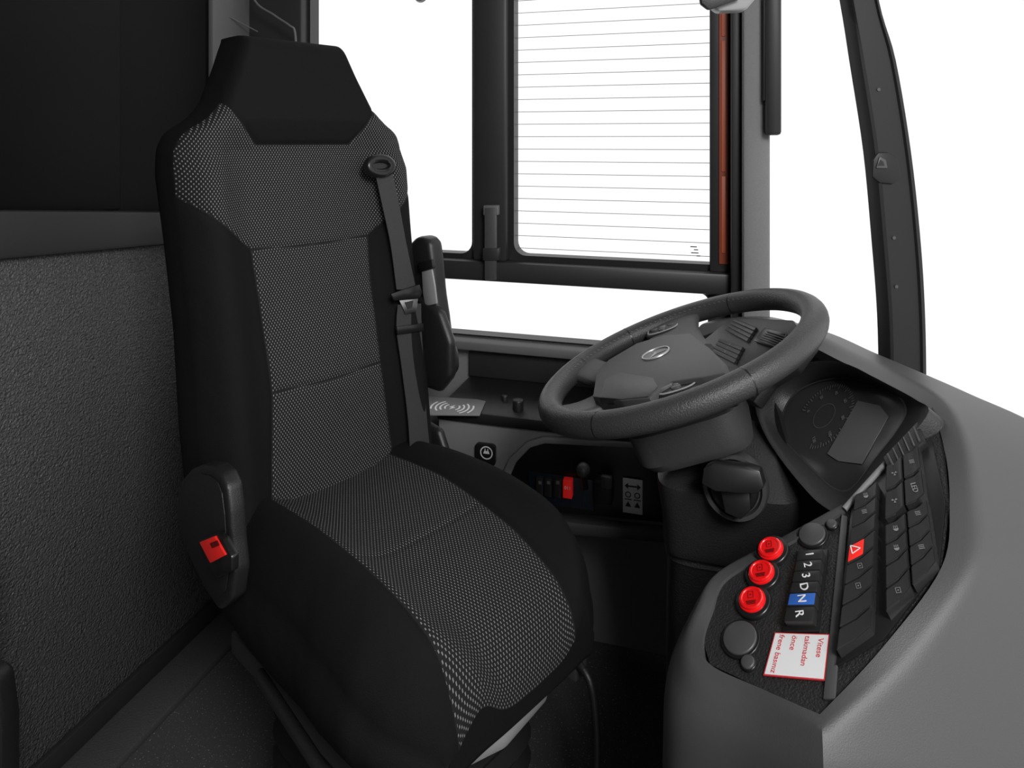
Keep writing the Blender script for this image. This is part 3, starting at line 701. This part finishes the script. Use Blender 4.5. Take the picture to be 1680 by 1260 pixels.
raw('gauge_ticks',vs,fs,M['gink'],hood,smooth=False)
for i in range(7):
    t=rad(-130+260*i/6); d=cu*math.cos(t)+cr_*math.sin(t)
    text('gauge_number',str(i*20),gc+d*.042,cr_,cu,.008,M['gink'],hood,th=.0001)
loft('gauge_ring',[ring(gc,cu,cr_,.022,.022,32),ring(gc,cu,cr_,.0214,.0214,32)],M['gink'],hood,cap=False)
# upper left switch fascia
F0=V(1215,565,1.24)
def pf(x,y,o=0): return PL(x,y,F0+nc*o,nc)
prism('upper_switch_panel',[pf(x,y) for x,y in((1120,600),(1150,560),(1200,520),(1300,524),(1330,560),(1300,600),(1260,625),(1235,660),(1180,640))],-nc,.02,M['black'],dash,bev=.004)
prism('fascia_filler',[V(1200,640,1.25),V(1260,620,1.22),V(1300,760,1.05),V(1290,850,1.0),V(1180,850,1.15)],(.6,.8,0),.02,M['black'],dash)
def bilin(q,u,v): return (Vector(q[0])*(1-u)*(1-v)+Vector(q[1])*u*(1-v)+Vector(q[2])*u*v+Vector(q[3])*(1-u)*v)
def bank(f,n,corn,nx,ny,h,gap=.045,m=M['switch'],skip=(),name='rocker_switch',names={}):
    q=[f(x,y,0) for x,y in corn]; out={}
    for i in range(nx):
        for j in range(ny):
            if (i,j) in skip: continue
            u0,u1=(i+gap)/nx,(i+1-gap)/nx; v0,v1=(j+gap)/ny,(j+1-gap)/ny
            b=[bilin(q,u0,v0),bilin(q,u1,v0),bilin(q,u1,v1),bilin(q,u0,v1)]
            ns=n
            t=[p+ns*h for p in b]
            c0_=(t[0]+t[1])/2-ns*h*.2; c1_=(t[3]+t[2])/2-ns*h*.2
            vs=b+[t[0],c0_,t[1],t[2],c1_,t[3]]
            fsx=[[0,3,2,1],[0,1,6,5,4],[2,3,9,8,7],[1,2,7,6],[3,0,4,9],[4,5,8,9],[5,6,7,8]]
            nm,mm=names.get((i,j),(name,m))
            me=bpy.data.meshes.new(nm); me.from_pydata([tuple(v) for v in vs],[],fsx)
            bm=bmesh.new(); bm.from_mesh(me); bmesh.ops.recalc_face_normals(bm,faces=bm.faces)
            bmesh.ops.bevel(bm,geom=[e for e in bm.edges],offset=.0009,segments=2,affect='EDGES',clamp_overlap=True); bm.to_mesh(me); bm.free()
            o=finish(nm,me,mm,dash); out[(i,j)]=(o,bilin(q,(u0+u1)/2,(v0+v1)/2)+ns*h,b)
    return out
PU=(FV-NP*FV.dot(NP)).normalized(); PR=PU.cross(NP).normalized()
if PR.dot(LV)>0: PR=-PR
def icon(kind,c,par,s=.004,m=M['ink'],U=PU,Rt=PR,n=NP):
    c=c+n*.0004
    def P(x,y): return c+Rt*x*s+U*y*s
    vs=[];fs=[]
    def quad(x0,y0,x1,y1):
        k=len(vs); vs.extend([P(x0,y0),P(x1,y0),P(x1,y1),P(x0,y1)]); fs.append([k,k+1,k+2,k+3])
    if kind=='lamp':
        for y in(-.6,-.1,.4): quad(-1.1,y,-.2,y+.2)
        k=len(vs); pts=[(0,-.8),(0,.8)]+[(1.0*math.cos(t),.8*math.sin(t)) for t in np.linspace(1.4,-1.4,9)]; vs.extend([P(*p) for p in pts]); fs.append(list(range(k,k+len(pts))))
    elif kind=='box':
        quad(-.9,-.7,.9,-.55); quad(-.9,.55,.9,.7); quad(-.9,-.55,-.75,.55); quad(.75,-.55,.9,.55); quad(-.2,-.2,.2,.2)
    elif kind=='bars':
        for x in(-.9,-.3,.3): quad(x,-.8,x+.25,.8)
    elif kind=='fan':
        for k_ in range(3):
            t=k_*2.09; k=len(vs); vs.extend([P(0,0),P(math.cos(t-.4),math.sin(t-.4)),P(math.cos(t+.4),math.sin(t+.4))]); fs.append([k,k+1,k+2])
    elif kind=='tri':
        for (a,b) in(((-1,-.8),(1,-.8)),((1,-.8),(0,1)),((0,1),(-1,-.8))):
            a=Vector(a);b=Vector(b); d=(b-a).normalized(); nn=Vector((-d.y,d.x))*.12; k=len(vs); vs.extend([P(*(a+nn)),P(*(b+nn)),P(*(b-nn)),P(*(a-nn))]); fs.append([k,k+1,k+2,k+3])
    raw('symbol',vs,fs,m,par,smooth=False,fix=False)
PPf=lambda x,y,o:pp(x,y,-.002)
A=bank(PPf,NP,((1408,824),(1447,800),(1439,1042),(1377,1086)),1,8,.012,names={(0,3):('hazard_switch',M['switch'])})
for k_,kd in((0,'lamp'),(1,'bars'),(4,'box'),(5,'box')):
    o,c,b=A[(0,k_)]; icon(kd,c-NP*.0016,o,.0034)
ho,hc,hb=A[(0,3)]
ho['label']='hazard warning switch with red face and triangle'
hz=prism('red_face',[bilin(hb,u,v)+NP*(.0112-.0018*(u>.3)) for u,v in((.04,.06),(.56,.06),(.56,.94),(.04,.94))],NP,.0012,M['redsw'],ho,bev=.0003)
icon('tri',bilin(hb,.3,.5)+NP*.0126,ho,.0052,M['white'])
Bu=bank(PPf,NP,((1460,778),(1514,742),(1526,826),(1458,870)),2,2,.014)
for (ij,kd) in(((0,0),'fan'),((1,0),'bars'),((0,1),'fan')): o,c,b=Bu[ij]; icon(kd,c-NP*.0022,o,.0034)
o,c,b=Bu[(1,1)]; text('lettering','LED',c-NP*.0016,PR,PU,.0080,M['ink'],o)
Bl=bank(PPf,NP,((1458,876),(1529,832),(1545,936),(1460,1024)),2,4,.013)
for (ij,kd) in(((0,0),'lamp'),((0,1),'lamp'),((1,0),'bars'),((1,2),'bars'),((0,3),'box')): o,c,b=Bl[ij]; icon(kd,c-NP*.0020,o,.0034)
prism('bank_frame',[pp(x,y,-.004) for x,y in((1400,815),(1530,722),(1553,830),(1543,932),(1452,1052),(1368,1100))],NP,.003,M['blackgl'],dash,bev=.001)
# air vent beside banks
vq=[pp(x,y,.0085) for x,y in((1448,750),(1505,690),(1518,722),(1460,774))]
vn=prism('air_vent',[p-NP*.012 for p in vq],NP,.012,M['black'],dash,bev=.002)
for i in range(6):
    a=bilin(vq,.12+.15*i,.12)+NP*.0005; b=bilin(vq,.12+.15*i,.88)+NP*.0005
    tube('vent_slat',[a,b],.0014,M['cap'],vn,n=6)
# upper fascia switches & vent
PFf=lambda x,y,o:pf(x,y,0)
ub=bank(PFf,nc,((1190,542),(1207,524),(1246,540),(1230,564)),4,1,.005)
ub2=bank(PFf,nc,((1166,578),(1182,556),(1224,572),(1210,600)),4,1,.005)
for d_ in(ub,ub2):
    for k_,(o,c,b) in d_.items(): icon('lamp' if sum(k_)%2 else 'box',c-nc*.0008,o,.0030,M['ink'],cu,cr_,nc)
vn=prism('air_vent',[pf(x,y,0) for x,y in((1240,562),(1258,540),(1294,550),(1282,576))],nc,.006,M['blackgl'],dash,bev=.002)
for i in range(6):
    a=pf(1244,560,.0068).lerp(pf(1259,543,.0068),i/5*.9+.05); b=pf(1279,572,.0068).lerp(pf(1290,552,.0068),i/5*.9+.05)
    tube('vent_slat',[a,b],.0011,M['cap'],vn,n=6)
# red lit round buttons
for x,y in((1268,907),(1253,946),(1238,991)):
    c=pp(x,y,-.004)
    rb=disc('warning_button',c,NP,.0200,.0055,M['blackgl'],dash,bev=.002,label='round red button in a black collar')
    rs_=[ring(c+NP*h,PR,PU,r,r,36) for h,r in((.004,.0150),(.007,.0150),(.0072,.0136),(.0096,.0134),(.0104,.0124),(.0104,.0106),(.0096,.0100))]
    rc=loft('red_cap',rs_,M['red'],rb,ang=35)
    t_=c+NP*.0099
    icon('box',t_-PR*.003,rb,.0046,M['darkred'])
    for dr in(.0045,.0062,.0079): box('ridge',t_+PR*dr,(PR,PU,NP),(.0008,.014-.6*dr,.0012),M['darkred'],rb)
for x,y,r in((1334,880,.0178),(1216,1050,.0215),(1366,863,.007),(1229,1090,.0085)):
    c=pp(x,y,-.004); cb=disc('blanking_cap',c,NP,r,.003,M['blackgl'],dash,bev=.001); disc('cap_face',c+NP*.002,NP,r*.86,.003,M['cap'],cb,bev=.0015)
# gear buttons
q=[pp(x,y,-.002) for x,y in((1315,914),(1356,911),(1340,1032),(1292,1032))]
names='123DNR'; vv=[0,.155,.31,.465,.62,.80,1.0]
prism('gear_frame',[pp(x,y,-.004) for x,y in((1309,908),(1361,905),(1345,1040),(1286,1040))],NP,.004,M['blackgl'],dash,bev=.001)
for i,ch in enumerate(names):
    v0,v1=vv[i]+.006,vv[i+1]-.006
    pts=[bilin(q,0,v0),bilin(q,1,v0),bilin(q,1,v1),bilin(q,0,v1)]
    o=prism('gear_button',pts,NP,.010,M['switch'],dash,bev=.0014,label='black gear selector button')
    c=sum(pts,Vector())/4+NP*.0104
    if ch=='N':
        prism('blue_face',[bilin(q,u,v) +NP*.0095 for u,v in((.04,v0+.01),(.96,v0+.01),(.96,v1-.01),(.04,v1-.01))],NP,.001,M['blue'],o,bev=.0003); c=c+NP*.0006
    text('lettering',ch,c,PR,PU,.0125,M['white'],o)
# warning label
lq=[pp(x,y,-.003) for x,y in((1272,1039),(1362,1042),(1354,1118),(1253,1109))]
lb=prism('warning_label',lq,NP,.0012,M['redink'],dash,label='white label with red border and red lettering')
prism('label_face',[bilin(lq,u,v)+NP*.0012 for u,v in((.02,.025),(.98,.025),(.98,.975),(.02,.975))],NP,.0003,M['white'],lb)
for i,s_ in enumerate(('Vitese','takmadan','önce','frene basınız')):
    u=.86-.235*i
    L_=(bilin(lq,u,1)-bilin(lq,u,0)).length; wd=.0041*len(s_)*.92
    t=text('lettering',s_,bilin(lq,u,min(.5,.07+wd/L_/2))+NP*.0017,(bilin(lq,u,1)-bilin(lq,u,0)),PU,.0079,M['redink'],lb,th=.0001)
# ================================================================ CAMERA, LIGHT
cam=bpy.data.cameras.new('camera'); co=bpy.data.objects.new('camera',cam); bpy.context.scene.collection.objects.link(co)
co.location=EYE; co.rotation_euler=(rad(90),0,0); cam.sensor_width=36; cam.lens=24; cam.shift_y=-400/1680; cam.clip_start=.02
bpy.context.scene.camera=co
w=bpy.data.worlds.new('world'); bpy.context.scene.world=w; w.use_nodes=True
w.node_tree.nodes['Background'].inputs[0].default_value=(1,1,1,1); w.node_tree.nodes['Background'].inputs[1].default_value=1.12
def area(name,loc,target,size,power):
    l=bpy.data.lights.new(name,'AREA'); l.size=size; l.energy=power; o=bpy.data.objects.new(name,l); bpy.context.scene.collection.objects.link(o)
    o.location=loc; o.rotation_euler=(Vector(target)-Vector(loc)).to_track_quat('-Z','Y').to_euler(); return o
area('added_soft_key',(.5,-.6,1.95),(-.3,1.2,.6),.6,36)  # added soft key light out of view, not a fitting of the cab
vs_=bpy.context.scene.view_settings; vs_.view_transform='Standard'; vs_.look='None'; vs_.exposure=0
